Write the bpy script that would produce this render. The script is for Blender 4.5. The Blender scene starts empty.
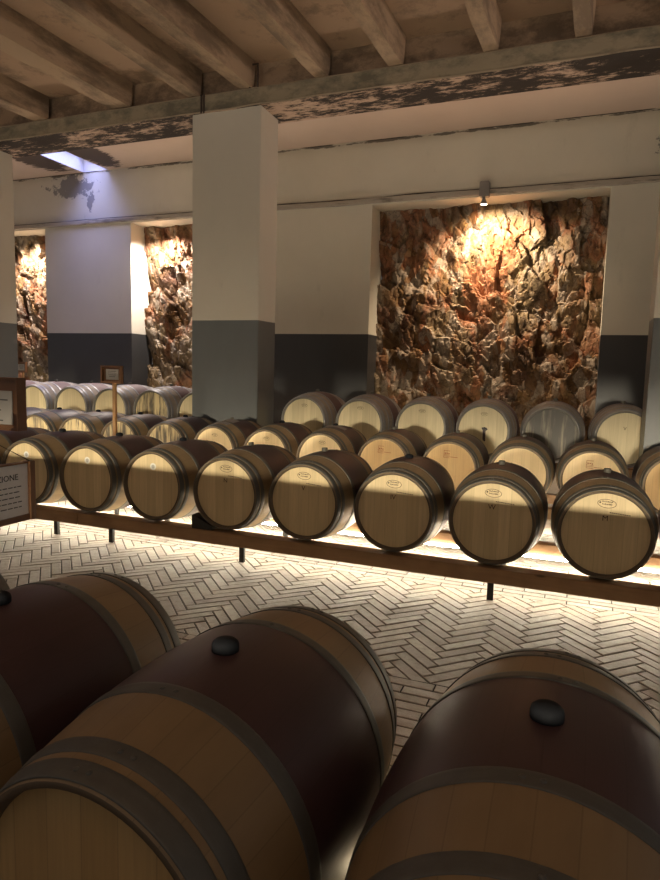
import bpy, bmesh, math, random
from mathutils import Vector, Matrix, noise
random.seed(7)
PI = math.pi
C = bpy.context.scene.collection
scn = bpy.context.scene

# ------------------------------------------------------------------ node helpers
class NT:
    def __init__(s, name):
        m = bpy.data.materials.new(name); m.use_nodes = True
        s.m = m; s.t = m.node_tree; s.t.nodes.clear()
        s.out = s.n('ShaderNodeOutputMaterial'); s.b = s.n('ShaderNodeBsdfPrincipled')
        s.l(s.b.outputs[0], s.out.inputs[0])
    def n(s, ty, **k):
        nd = s.t.nodes.new(ty)
        for a, b in k.items(): setattr(nd, a, b)
        return nd
    def l(s, a, b): s.t.links.new(a, b)
    def set(s, sock, v):
        if hasattr(v, 'is_linked') or hasattr(v, 'links'): s.l(v, sock)
        else: sock.default_value = v
    def coord(s, kind='Object'): return s.n('ShaderNodeTexCoord').outputs[kind]
    def pos(s): return s.n('ShaderNodeNewGeometry').outputs['Position']
    def island(s): return s.n('ShaderNodeNewGeometry').outputs['Random Per Island']
    def objrand(s): return s.n('ShaderNodeObjectInfo').outputs['Random']
    def mapping(s, v, scale=(1,1,1), loc=(0,0,0), rot=(0,0,0)):
        m = s.n('ShaderNodeMapping'); s.l(v, m.inputs[0])
        m.inputs['Scale'].default_value = scale; m.inputs['Location'].default_value = loc; m.inputs['Rotation'].default_value = rot
        return m.outputs[0]
    def noise(s, v, sc=5, det=4, rough=.5, dist=0):
        n = s.n('ShaderNodeTexNoise'); s.l(v, n.inputs['Vector'])
        n.inputs['Scale'].default_value = sc; n.inputs['Detail'].default_value = det
        n.inputs['Roughness'].default_value = rough; n.inputs['Distortion'].default_value = dist
        return n.outputs['Fac']
    def voro(s, v, sc=5, feature='F1', out='Distance'):
        n = s.n('ShaderNodeTexVoronoi', feature=feature); s.l(v, n.inputs['Vector']); n.inputs['Scale'].default_value = sc
        return n.outputs[out]
    def ramp(s, f, stops, interp='LINEAR'):
        r = s.n('ShaderNodeValToRGB'); s.l(f, r.inputs[0]); cr = r.color_ramp; cr.interpolation = interp
        while len(cr.elements) < len(stops): cr.elements.new(.5)
        for e, (p, c) in zip(cr.elements, stops):
            e.position = p; e.color = (c, c, c, 1) if isinstance(c, (int, float)) else (*c, 1)
        return r.outputs[0]
    def mix(s, f, a, b, mode='MIX'):
        m = s.n('ShaderNodeMix', data_type='RGBA', blend_type=mode)
        s.set(m.inputs[0], f)
        for sock, v in ((m.inputs[6], a), (m.inputs[7], b)):
            s.set(sock, (*v, 1) if isinstance(v, tuple) and len(v) == 3 else v)
        return m.outputs[2]
    def math(s, op, a, b=0, c=0, clamp=False):
        m = s.n('ShaderNodeMath', operation=op, use_clamp=clamp)
        s.set(m.inputs[0], a); s.set(m.inputs[1], b); s.set(m.inputs[2], c)
        return m.outputs[0]
    def sep(s, v):
        x = s.n('ShaderNodeSeparateXYZ'); s.l(v, x.inputs[0]); return x.outputs
    def bump(s, h, st=.3, d=.01):
        b = s.n('ShaderNodeBump'); s.l(h, b.inputs['Height']); b.inputs['Strength'].default_value = st; b.inputs['Distance'].default_value = d
        s.l(b.outputs[0], s.b.inputs['Normal'])
    def fin(s, col, rough=.6, metal=0, spec=None):
        s.set(s.b.inputs['Base Color'], (*col, 1) if isinstance(col, tuple) else col)
        s.set(s.b.inputs['Roughness'], rough); s.set(s.b.inputs['Metallic'], metal)
        if spec is not None: s.b.inputs['Specular IOR Level'].default_value = spec
        return s.m

def plain(name, col, rough=.6, metal=0, spec=None):
    t = NT(name); n = t.noise(t.coord(), 30, 3)
    return t.fin(t.mix(t.math('MULTIPLY', n, .35), col, tuple(c*.6 for c in col)), rough, metal, spec)
def emit(name, col, st):
    t = NT(name); t.fin((.8,.8,.8)); t.b.inputs['Emission Color'].default_value = (*col, 1); t.b.inputs['Emission Strength'].default_value = st
    return t.m

# ------------------------------------------------------------------ materials
def oak_body(name, a, b, rough=.5, streak=.3, n_st=30):
    """staves: run along local Y, colour changes from stave to stave"""
    t = NT(name); co = t.coord(); x, y, z = t.sep(co)
    ang = t.math('ARCTAN2', x, t.math('SUBTRACT', z, .352))
    si = t.math('FLOOR', t.math('MULTIPLY', ang, n_st/(2*PI)))
    wn = t.n('ShaderNodeTexWhiteNoise', noise_dimensions='2D')
    cb = t.n('ShaderNodeCombineXYZ'); t.l(si, cb.inputs[0]); t.l(t.objrand(), cb.inputs[1]); t.l(cb.outputs[0], wn.inputs['Vector'])
    v = t.mapping(co, (40, 2.2, 40))
    g = t.noise(v, 1.5, 5, .6)
    blot = t.noise(t.mapping(co, (3, 1.5, 3)), 2, 4)
    c = t.mix(t.math('MULTIPLY', wn.outputs['Value'], .6), a, b)
    c = t.mix(t.math('MULTIPLY', g, streak), c, tuple(k*.45 for k in a))
    c = t.mix(t.ramp(blot, [(.45, 0.), (.75, .45)]), c, tuple(k*.5 for k in b))
    fr = t.math('FRACT', t.math('MULTIPLY', ang, n_st/(2*PI)))
    seam = t.math('LESS_THAN', t.math('MINIMUM', fr, t.math('SUBTRACT', 1, fr)), .02)
    c = t.mix(t.math('MULTIPLY', seam, .18), c, (.02,.012,.006))
    t.bump(t.math('SUBTRACT', g, t.math('MULTIPLY', seam, .8)), .15, .003)
    return t.fin(c, rough)
def oak_head(name, a, b, dark=0., w=.085):
    """head planks: upright boards of differing tone, fine upright grain"""
    t = NT(name); co = t.coord(); x, y, z = t.sep(co)
    px = t.math('ADD', t.math('DIVIDE', x, w), t.math('MULTIPLY', t.objrand(), 37.3))
    pi_ = t.math('FLOOR', px); wn = t.n('ShaderNodeTexWhiteNoise', noise_dimensions='1D'); t.l(pi_, wn.inputs['W'])
    off = t.n('ShaderNodeVectorMath', operation='ADD'); t.l(t.mapping(co, (60, 1, 2.5)), off.inputs[0])
    cb = t.n('ShaderNodeCombineXYZ'); t.l(t.math('MULTIPLY', t.objrand(), 50), cb.inputs[0]); t.l(t.math('MULTIPLY', pi_, 3.1), cb.inputs[2]); t.l(cb.outputs[0], off.inputs[1])
    g = t.noise(off.outputs[0], 1.2, 5, .6, .3)
    c = t.mix(wn.outputs['Value'], a, b)
    c = t.mix(t.math('MULTIPLY', t.ramp(g, [(.35, 0.), (.75, 1.)]), .38), c, tuple(k*.5 for k in a))
    if dark:
        off2 = t.n('ShaderNodeVectorMath', operation='ADD'); t.l(t.mapping(co, (16, 1, 1.8)), off2.inputs[0]); t.l(cb.outputs[0], off2.inputs[1])
        st = t.noise(off2.outputs[0], 1.3, 4, .6)
        c = t.mix(t.ramp(st, [(.5-dark*.22, 0.), (.62-dark*.12, .9)]), c, (.04,.035,.03))
    fr = t.math('FRACT', px); seam = t.math('LESS_THAN', fr, .03)
    c = t.mix(t.math('MULTIPLY', seam, .22), c, (.03,.018,.008))
    t.bump(t.math('SUBTRACT', g, seam), .12, .002)
    return t.fin(c, .55)
M = {}
M['oak'] = oak_body('oak_staves', (.30,.21,.11), (.22,.15,.078))
M['wine'] = oak_body('wine_stained_staves', (.075,.04,.042), (.06,.032,.034), .45, .25)
M['weath'] = oak_body('weathered_staves', (.36,.31,.25), (.27,.22,.18), .7, .45)
M['weathw'] = oak_body('faded_wine_staves', (.17,.10,.095), (.13,.08,.08), .65, .35)
M['head'] = oak_head('oak_head', (.70,.55,.31), (.58,.445,.24))
M['headp'] = oak_head('pale_oak_head', (.62,.52,.31), (.50,.41,.24))
M['heado'] = oak_head('orange_oak_head', (.56,.38,.17), (.47,.31,.13))
M['headd'] = oak_head('stained_oak_head', (.36,.31,.21), (.25,.22,.16), 1.)
M['heads'] = oak_head('streaked_oak_head', (.58,.46,.24), (.48,.37,.19), .3)
def hoopmat(name, c1, c2, rough, metal):
    t = NT(name); co = t.coord(); n = t.noise(co, 25, 5, .65); n2 = t.noise(t.mapping(co, (4,60,4)), 3, 3)
    c = t.mix(n, c1, c2); c = t.mix(t.math('MULTIPLY', n2, .3), c, tuple(k*.5 for k in c1))
    t.bump(n, .1, .002)
    return t.fin(c, rough, metal)
M['hoop'] = hoopmat('dull_steel_hoop', (.155,.158,.145), (.095,.093,.082), .55, .4)
M['hoopg'] = hoopmat('galvanised_hoop', (.34,.34,.345), (.2,.2,.21), .5, .5)
M['end'] = plain('dark_stave_ends', (.11,.08,.05), .7); M['endg'] = plain('grey_stave_ends', (.16,.15,.13), .7)
M['bung'] = plain('black_silicone', (.009,.010,.013), .8, 0, .2)
M['bungw'] = plain('grey_bung', (.10,.09,.07), .6)
M['ink'] = plain('burnt_ink', (.06,.03,.015), .8)
M['inkr'] = plain('red_ink', (.25,.06,.02), .8)
M['sticker'] = plain('white_sticker', (.75,.73,.68), .5)
M['stickerin'] = plain('sticker_print', (.45,.43,.4), .5)
M['stain'] = plain('wine_spill', (.035,.015,.012), .5)
M['black'] = plain('black_metal', (.012,.011,.010), .5)
M['rust'] = plain('rusty_bracket', (.05,.03,.02), .7)

def wood(name, a, b, axis, rough=.55):
    t = NT(name); co = t.coord(); sc = [45, 45, 45]; sc[axis] = 2.0
    v = t.n('ShaderNodeVectorMath', operation='ADD'); t.l(t.mapping(co, tuple(sc)), v.inputs[0])
    cb = t.n('ShaderNodeCombineXYZ'); t.l(t.math('MULTIPLY', t.objrand(), 40), cb.inputs[0]); t.l(cb.outputs[0], v.inputs[1])
    g = t.noise(v.outputs[0], 1, 6, .65, .6); k = t.noise(t.mapping(co, (3,3,3)), 1.5, 3)
    kn = t.voro(t.mapping(co, tuple(2.6 if i == axis else 9 for i in range(3))), 1)
    c = t.mix(g, a, b); c = t.mix(t.ramp(k, [(.4, 0.), (.7, .5)]), c, tuple(q*.6 for q in b))
    c = t.mix(t.ramp(kn, [(.05, .8), (.12, 0.)]), c, tuple(q*.25 for q in b))
    t.bump(g, .15, .003)
    return t.fin(c, rough)
M['rail'] = wood('rack_timber', (.34,.19,.085), (.21,.11,.048), 0)
M['board'] = wood('sign_timber', (.20,.09,.035), (.12,.05,.02), 2, .45)
M['boardx'] = wood('sign_timber_cross', (.22,.10,.04), (.13,.055,.022), 0, .45)
M['post'] = wood('post_timber', (.30,.16,.06), (.2,.10,.035), 2)

def wallmat(name, dado, stainy=False, col=(.60,.565,.465), grey=(.045,.045,.045)):
    t = NT(name); p = t.pos(); x, y, z = t.sep(p)
    n = t.noise(p, 1.3, 6, .6); n2 = t.noise(t.mapping(p, (1,1,.35)), 3.5, 6, .65)
    c = t.mix(t.ramp(n, [(.3, 0.), (.8, .45)]), col, tuple(k*.78 for k in col))
    c = t.mix(t.ramp(n2, [(.62, 0.), (.8, .35)]), c, tuple(k*.45 for k in col))
    if stainy:
        # flaking paint and grime along the joint with the ceiling
        band = t.math('SUBTRACT', 1, t.math('MULTIPLY', t.math('ABSOLUTE', t.math('SUBTRACT', z, 5.43)), 9), clamp=True)
        blob = t.noise(t.mapping(p, (.9,1,2.2)), 2.2, 8, .7)
        c = t.mix(t.ramp(t.math('MULTIPLY', band, blob), [(.44, 0.), (.50, .85)]), c, (.10,.085,.07))
        ln = t.math('MULTIPLY', t.math('GREATER_THAN', z, 5.443), t.ramp(t.noise(t.mapping(p, (.8,1,.01)), 1, 2), [(.47, 0.), (.5, 1.)]))
        c = t.mix(t.math('MULTIPLY', ln, .9), c, (.03,.025,.02))
        # flaked patch below the skylight, another near the right corner
        for (cx, cz, rx, rz) in ((-9.95, 5.18, .62, .24), (-9.5, 4.9, .1, .22), (1.0, 5.0, .22, .2)):
            d = t.n('ShaderNodeVectorMath', operation='LENGTH')
            mp = t.n('ShaderNodeCombineXYZ'); t.l(t.math('DIVIDE', t.math('SUBTRACT', x, cx), rx), mp.inputs[0]); t.l(t.math('DIVIDE', t.math('SUBTRACT', z, cz), rz), mp.inputs[1])
            t.l(mp.outputs[0], d.inputs[0])
            e = t.math('ADD', d.outputs['Value'], t.math('MULTIPLY', t.math('SUBTRACT', t.noise(p, 7, 6, .7), .5), 3.2))
            c = t.mix(t.ramp(e, [(.80, .8), (.86, 0.)]), c, (.16,.15,.15))
    if dado:
        g = t.mix(t.ramp(n2, [(.3, 0.), (.8, .5)]), grey, tuple(k*.75 for k in grey))
        f = t.math('LESS_THAN', z, dado)
        c = t.mix(f, c, g)
        t.bump(t.noise(p, 14, 5, .6), .12, .01)
        return t.fin(c, t.math('SUBTRACT', .8, t.math('MULTIPLY', f, .42)))
    t.bump(t.noise(p, 10, 5, .6), .2, .01)
    return t.fin(c, .85)
M['wall'] = wallmat('painted_plaster', 2.234, True)
M['col'] = wallmat('column_plaster', 2.238, False, (.52,.48,.40), (.11,.115,.112))

def concrete(name, base, dk, amount, seed=0, scale=(1,1,1), nodet=8):
    t = NT(name); p = t.mapping(t.pos(), scale, (seed, seed*.7, 0))
    n = t.noise(p, .9, 6, .6); n2 = t.noise(p, 1.7, nodet, .72); n3 = t.noise(p, 9, 4, .6)
    c = t.mix(n, base, tuple(k*.7 for k in base))
    c = t.mix(t.ramp(n2, [(.62-amount*.2, 0.), (.70-amount*.12, .85)]), c, dk)
    c = t.mix(t.math('MULTIPLY', n3, .3), c, tuple(k*.6 for k in base))
    t.bump(n3, .3, .015)
    return t.fin(c, .9)
CB = (.40,.265,.17)
M['slab'] = concrete('ceiling_slab', CB, (.14,.095,.06), .55, 3)
def rearslab():
    t = NT('rear_ceiling_slab'); p = t.pos(); x, y, z = t.sep(p)
    n = t.noise(p, .9, 6, .6); c = t.mix(n, (.55,.43,.34), (.42,.33,.26))
    for (cx, cy, rx, ry) in ((-10.0, 9.6, .42, .9), (-8.75, 9.7, .38, .85), (1.3, 8.9, .5, .9)):
        mp = t.n('ShaderNodeCombineXYZ'); t.l(t.math('DIVIDE', t.math('SUBTRACT', x, cx), rx), mp.inputs[0]); t.l(t.math('DIVIDE', t.math('SUBTRACT', y, cy), ry), mp.inputs[1])
        d = t.n('ShaderNodeVectorMath', operation='LENGTH'); t.l(mp.outputs[0], d.inputs[0])
        e = t.math('ADD', d.outputs['Value'], t.math('MULTIPLY', t.math('SUBTRACT', t.noise(t.mapping(p, (1,6,1)), 3, 6, .7), .5), 1.6))
        c = t.mix(t.ramp(e, [(.85, .93), (.98, 0.)]), c, (.03,.02,.016))
    return t.fin(c, .9)
M['slabr'] = rearslab(); M['welln'] = plain('skylight_lining', (.75,.74,.72), .9)
M['joist'] = concrete('ceiling_joist', (.42,.295,.19), (.10,.07,.045), .95, 5, (1,.45,1.6))
M['beamf'] = concrete('beam_face', (.33,.27,.18), (.085,.078,.055), .85, 11, (.9,1,1.6)); M['lip'] = concrete('beam_edge_highlight', (.46,.37,.26), (.2,.16,.11), .3, 4)  # paler plaster along the beam edges, an edge highlight painted in
def soffit():
    t = NT('mouldy_soffit'); p = t.pos()
    n = t.noise(t.mapping(p, (2.2,6,1)), 1.5, 9, .78); m = t.noise(t.mapping(p, (.55,.6,1), (2.4,0,0)), 1.1, 3)
    c = t.mix(t.ramp(t.math('ADD', n, t.math('MULTIPLY', m, .5)), [(.64, 0.), (.74, 1.)]), (.42,.30,.22), (.022,.015,.01))
    return t.fin(c, .95)
M['soff'] = soffit()
M['mould'] = NT('mould_stain').fin((.03,.018,.012), .95)
M['trim'] = concrete('ledge_plaster', (.45,.40,.33), (.12,.10,.08), .55, 21, (1,1,6))
M['gap'] = plain('dark_joint', (.03,.024,.018), .9)

def rockmat():
    t = NT('quarried_rock'); p = t.pos(); x, y, z = t.sep(p)
    w = t.n('ShaderNodeVectorMath', operation='ADD'); t.l(t.mapping(p, (1.15,1,.62)), w.inputs[0])
    nz = t.n('ShaderNodeTexNoise'); t.l(p, nz.inputs['Vector']); nz.inputs['Scale'].default_value = 3; nz.inputs['Detail'].default_value = 3
    sc = t.n('ShaderNodeVectorMath', operation='SCALE'); t.l(nz.outputs['Color'], sc.inputs[0]); sc.inputs['Scale'].default_value = .09; t.l(sc.outputs[0], w.inputs[1])
    q = w.outputs[0]
    big = t.noise(t.mapping(p, (1,1,.6)), .8, 3, .5, .3); med = t.noise(q, 2.6, 6, .62, .3); fine = t.noise(p, 15, 6, .72)
    vc = t.n('ShaderNodeTexVoronoi', feature='F1'); t.l(q, vc.inputs['Vector']); vc.inputs['Scale'].default_value = 6.5
    cell = t.sep(vc.outputs['Color'])[0]; ve = t.voro(q, 6.5, 'DISTANCE_TO_EDGE'); ve2 = t.voro(q, 17, 'DISTANCE_TO_EDGE')
    c = t.ramp(big, [(.36, (.15,.06,.03)), (.45, (.26,.15,.05)), (.50, (.42,.17,.075)), (.545, (.36,.25,.13)), (.64, (.30,.23,.12))])
    stone = t.mix(fine, (.62,.54,.43), (.36,.29,.21))
    f = t.math('MULTIPLY', t.ramp(cell, [(.45, 0.), (.55, 1.)]), t.ramp(med, [(.42, 0.), (.54, 1.)]))
    c = t.mix(t.math('MULTIPLY', f, .85), c, stone)
    c = t.mix(t.ramp(med, [(.33, .85), (.43, 0.)]), c, (.045,.022,.012))
    c = t.mix(t.ramp(ve, [(.0, .6), (.035, 0.)]), c, (.04,.02,.012))
    c = t.mix(t.ramp(fine, [(.32, .75), (.46, 0.)]), c, (.05,.027,.015))
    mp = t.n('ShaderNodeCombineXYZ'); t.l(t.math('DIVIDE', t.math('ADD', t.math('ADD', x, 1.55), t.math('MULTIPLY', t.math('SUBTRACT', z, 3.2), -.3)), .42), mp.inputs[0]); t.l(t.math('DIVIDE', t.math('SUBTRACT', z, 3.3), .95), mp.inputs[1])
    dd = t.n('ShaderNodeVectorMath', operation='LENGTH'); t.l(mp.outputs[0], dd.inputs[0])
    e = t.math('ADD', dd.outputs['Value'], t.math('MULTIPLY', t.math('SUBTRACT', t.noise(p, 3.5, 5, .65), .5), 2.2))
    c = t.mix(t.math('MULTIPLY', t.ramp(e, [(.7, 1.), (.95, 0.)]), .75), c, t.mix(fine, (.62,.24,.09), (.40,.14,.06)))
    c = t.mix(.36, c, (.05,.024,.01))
    hs = t.math('MULTIPLY', fine, .35)
    for scl, amp in ((7, .9), (13, 1.2), (26, 1.1)):      # tilted flat chips of broken stone
        v = t.n('ShaderNodeTexVoronoi', feature='F1'); t.l(q, v.inputs['Vector']); v.inputs['Scale'].default_value = scl
        dv = t.n('ShaderNodeVectorMath', operation='SUBTRACT'); t.l(q, dv.inputs[0]); t.l(v.outputs['Position'], dv.inputs[1])
        rv = t.n('ShaderNodeVectorMath', operation='SUBTRACT'); t.l(v.outputs['Color'], rv.inputs[0]); rv.inputs[1].default_value = (.5,.5,.35)
        dt = t.n('ShaderNodeVectorMath', operation='DOT_PRODUCT'); t.l(dv.outputs[0], dt.inputs[0]); t.l(rv.outputs[0], dt.inputs[1])
        hs = t.math('ADD', hs, t.math('MULTIPLY', dt.outputs['Value'], amp*6))
        hs = t.math('ADD', hs, t.math('MULTIPLY', t.sep(v.outputs['Color'])[0], amp*.35))
    t.bump(hs, 1., .055)
    return t.fin(c, .6)
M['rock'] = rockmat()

def tilemat():
    t = NT('terracotta_pavers'); p = t.pos(); r = t.island()
    n = t.noise(p, 18, 6, .7); n2 = t.noise(p, 2.1, 4)
    c = t.ramp(r, [(0, (.33,.29,.24)), (.5, (.43,.39,.335)), (1, (.28,.24,.195))])
    c = t.mix(t.ramp(n, [(.45, 0.), (.75, .55)]), c, (.20,.16,.125))
    c = t.mix(t.ramp(n2, [(.4, 0.), (.7, .4)]), c, (.42,.34,.27))
    t.bump(n, .7, .008)
    return t.fin(c, t.ramp(n, [(.3, .42), (.7, .62)]))
M['tile'] = tilemat(); M['grout'] = plain('dark_grout', (.02,.015,.011), .9)
M['led'] = emit('led_strip', (1, .90, .68), 23)
M['ledb'] = emit('led_strip_back', (1, .90, .70), 66)
M['ledn'] = emit('led_strip_near', (1, .80, .5), 14)
M['paper'] = plain('printed_paper', (.85,.82,.78), .5)
M['paperg'] = plain('grey_card', (.30,.28,.26), .6)
M['photo'] = plain('faded_photo', (.42,.39,.35), .5)
M['text'] = plain('print', (.05,.05,.05), .6)
M['string'] = plain('string', (.05,.025,.012), .8)
M['lamp'] = plain('grey_lamp_housing', (.22,.20,.18), .5)
M['lens'] = emit('lamp_lens', (1, .82, .62), 22)
M['sky'] = emit('skylight_pane', (.50, .50, 1.0), .42)

# ------------------------------------------------------------------ mesh helpers
def bx(bm, x0, x1, y0, y1, z0, z1, mi=0):
    vs = [bm.verts.new(p) for p in ((x0,y0,z0),(x1,y0,z0),(x1,y1,z0),(x0,y1,z0),(x0,y0,z1),(x1,y0,z1),(x1,y1,z1),(x0,y1,z1))]
    fs = []
    for f in ((0,3,2,1),(4,5,6,7),(0,1,5,4),(1,2,6,5),(2,3,7,6),(3,0,4,7)):
        q = bm.faces.new([vs[i] for i in f]); q.material_index = mi; fs.append(q)
    return fs
def mesh(name, bm, mats, smooth=False):
    me = bpy.data.meshes.new(name); bm.normal_update(); bm.to_mesh(me); bm.free()
    for m in (mats if isinstance(mats, (list, tuple)) else [mats]): me.materials.append(m)
    if smooth:
        for p in me.polygons: p.use_smooth = True
    return me
def link(name, me, parent=None, loc=(0,0,0), rot=(0,0,0)):
    o = bpy.data.objects.new(name, me); C.objects.link(o); o.location = loc; o.rotation_euler = rot
    if parent: o.parent = parent
    return o
def obj(name, bm, mats, parent=None, smooth=False, loc=(0,0,0), rot=(0,0,0)):
    return link(name, mesh(name, bm, mats, smooth), parent, loc, rot)
def bevel(bm, w, seg=2):
    bmesh.ops.bevel(bm, geom=bm.edges[:], offset=w, segments=seg, affect='EDGES', clamp_overlap=True)
    return bm
def box(x0,x1,y0,y1,z0,z1,bv=0,seg=2):
    bm = bmesh.new(); bx(bm,x0,x1,y0,y1,z0,z1)
    return bevel(bm,bv,seg) if bv else bm
def thing(name, label, cat, loc=(0,0,0), rot=(0,0,0), group=None):
    o = bpy.data.objects.new(name, None); C.objects.link(o); o.location = loc; o.rotation_euler = rot
    o.empty_display_size = .1
    return tag(o, label, cat, group)
def tag(o, label, cat, group=None):
    o['label'] = label; o['category'] = cat
    if group: o['group'] = group
    return o
def struct(o): o['kind'] = 'structure'; return o
def lathe_y(bm, prof, n=64, mats=None, zc=0., a0=0.):
    """revolve (radius, y) profile about the Y axis through z = zc"""
    rings = []
    for r, y in prof:
        rings.append([bm.verts.new((r*math.sin(a0+2*PI*i/n), y, zc + r*math.cos(a0+2*PI*i/n))) for i in range(n)])
    for k in range(len(prof)-1):
        for i in range(n):
            j = (i+1) % n
            f = bm.faces.new((rings[k][i], rings[k][j], rings[k+1][j], rings[k+1][i])); f.smooth = True
            if mats: f.material_index = mats[k]
    return rings
def tube(bm, pts, r, n=8):
    pts = [Vector(p) for p in pts]; rings = []
    for i, p in enumerate(pts):
        d = (pts[min(i+1, len(pts)-1)] - pts[max(i-1, 0)]).normalized()
        u = d.orthogonal().normalized(); v = d.cross(u)
        rings.append([bm.verts.new(p + r*(math.cos(2*PI*k/n)*u + math.sin(2*PI*k/n)*v)) for k in range(n)])
    for a, b in zip(rings, rings[1:]):
        for k in range(n): bm.faces.new((a[k], a[(k+1)%n], b[(k+1)%n], b[k]))
    bm.faces.new(rings[0][::-1]); bm.faces.new(rings[-1])
def text_mesh(name, body, size, mat, extrude=.0004, align='CENTER'):
    cu = bpy.data.curves.new(name, 'FONT'); cu.body = body; cu.size = size; cu.extrude = extrude; cu.align_x = align; cu.resolution_u = 2
    o = bpy.data.objects.new(name, cu); C.objects.link(o)
    dg = bpy.context.evaluated_depsgraph_get(); me = bpy.data.meshes.new_from_object(o.evaluated_get(dg))
    bpy.data.objects.remove(o); bpy.data.curves.remove(cu)
    me.name = name; me.materials.clear(); me.materials.append(mat)
    return me

# ------------------------------------------------------------------ barrel
HL, RB, RE = .47, .352, .296
def rad(y, d=0.): return RB - (RB-RE)*(y/HL)**2 + d
def staves_mesh(variant):
    bm = bmesh.new(); ys = []; y = -HL
    marks = [-HL, -.455, -.42, -.36, -.3, -.24, -.182, -.12, -.06, 0, .06, .12, .182, .24, .3, .36, .42, .455, HL]
    prof = [(RE-.024, -HL+.034), (RE-.017, -HL), ] + [(rad(q) - (.004 if abs(q) > .469 else 0), q) for q in marks] + [(RE-.017, HL), (RE-.024, HL-.034)]
    mats = []
    for k in range(len(prof)-1):
        m = (prof[k][1]+prof[k+1][1])/2
        mats.append(2 if k in (0, 1, len(prof)-3, len(prof)-2) else 1 if abs(m) < .182 and 2 <= k < len(prof)-3 else 0)
    lathe_y(bm, prof, 72, mats, RB)
    bmesh.ops.recalc_face_normals(bm, faces=bm.faces[:])
    return mesh('staves', bm, [M['oak'], M['wine'], M['end']] if variant == 'a' else [M['weath'], M['weathw'], M['endg']])
def head_mesh(y, mat):
    bm = bmesh.new(); n = 64; r = RE-.019; s = 1 if y > 0 else -1
    a = [bm.verts.new((r*math.sin(2*PI*i/n), y, RB + r*math.cos(2*PI*i/n))) for i in range(n)]
    b = [bm.verts.new((r*math.sin(2*PI*i/n), y-s*.018, RB + r*math.cos(2*PI*i/n))) for i in range(n)]
    bm.faces.new(a if s < 0 else a[::-1]); bm.faces.new(b[::-1] if s < 0 else b)
    for i in range(n): bm.faces.new((a[i], a[(i+1)%n], b[(i+1)%n], b[i]))
    bmesh.ops.recalc_face_normals(bm, faces=bm.faces[:])
    return mesh('head', bm, mat)
def hoop_mesh(y0, y1, mat):
    bm = bmesh.new(); t = .0028; e = .0012
    prof = [(rad(y0)-.001, y0), (rad(y0)+t-e, y0), (rad(y0)+t, y0+e*1.5)]
    for k in range(1, 4): q = y0+(y1-y0)*k/4; prof.append((rad(q)+t, q))
    prof += [(rad(y1)+t, y1-e*1.5), (rad(y1)+t-e, y1), (rad(y1)-.001, y1)]
    lathe_y(bm, prof, 72, None, RB)
    bmesh.ops.recalc_face_normals(bm, faces=bm.faces[:])
    return mesh('hoop', bm, mat)
def rivet_bm(ang, y, r=.0065):
    bm = bmesh.new(); R = rad(y)+.0024
    m = Matrix.Translation((R*math.sin(ang), y, RB+R*math.cos(ang))) @ Matrix.Rotation(ang, 4, 'Y') @ Matrix.Diagonal((1,1,.55,1))
    bmesh.ops.create_uvsphere(bm, u_segments=10, v_segments=6, radius=r, matrix=m)
    return bm
def bung_mesh(kind):
    bm = bmesh.new()
    if kind == 'dome':
        prof = [(.031,-.006),(.033,0),(.033,.014),(.031,.021),(.024,.027),(.012,.0305),(.001,.031)]
    elif kind == 'flat':
        prof = [(.020,-.006),(.022,0),(.024,.014),(.024,.028),(.022,.031),(.001,.031)]
    rings = [[bm.verts.new((r*math.cos(2*PI*i/28), r*math.sin(2*PI*i/28), z)) for i in range(28)] for r, z in prof]
    for a, b in zip(rings, rings[1:]):
        for i in range(28): bm.faces.new((a[i], a[(i+1)%28], b[(i+1)%28], b[i])).smooth = True
    bm.faces.new(rings[-1]); bm.faces.new(rings[0][::-1])
    return mesh('bung', bm, M['bung'] if kind == 'dome' else M['bungw'])
ST = {'a': staves_mesh('a'), 'b': staves_mesh('b')}
HB = {k: head_mesh(HL-.032, M[k]) for k in ('head',)}
HF = {k: head_mesh(-HL+.032, M[k]) for k in ('head','headp','heado','headd','heads')}
HOOPS_A = [(-.466,-.422),(-.405,-.366),(-.222,-.182),(.182,.222),(.366,.405),(.422,.466)]
HOOPS_B = [(-.467,-.430),(-.412,-.376),(-.30,-.268),(-.172,-.14),(.14,.172),(.268,.30),(.376,.412),(.430,.467)]
HM = {'a': [hoop_mesh(a, b, M['hoop']) for a, b in HOOPS_A], 'b': [hoop_mesh(a, b, M['hoopg']) for a, b in HOOPS_B]}
RIV = {v: [mesh('rivet', rivet_bm(ang, (a+b)/2), M['hoop'] if v == 'a' else M['hoopg']) for (a, b), ang in
       zip(hs, (-.10,.06,-.08,.05,-.07,.09,.03,-.05))] for v, hs in (('a', HOOPS_A), ('b', HOOPS_B))}
RIV2 = {v: [mesh('rivet', rivet_bm(ang, (a+b)/2), M['hoop'] if v == 'a' else M['hoopg']) for (a, b), ang in
       zip(hs, (.0,.16,.02,.15,.03,.19,.13,.05))] for v, hs in (('a', HOOPS_A), ('b', HOOPS_B))}
BM_ = {'dome': bung_mesh('dome'), 'flat': bung_mesh('flat')}
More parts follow.
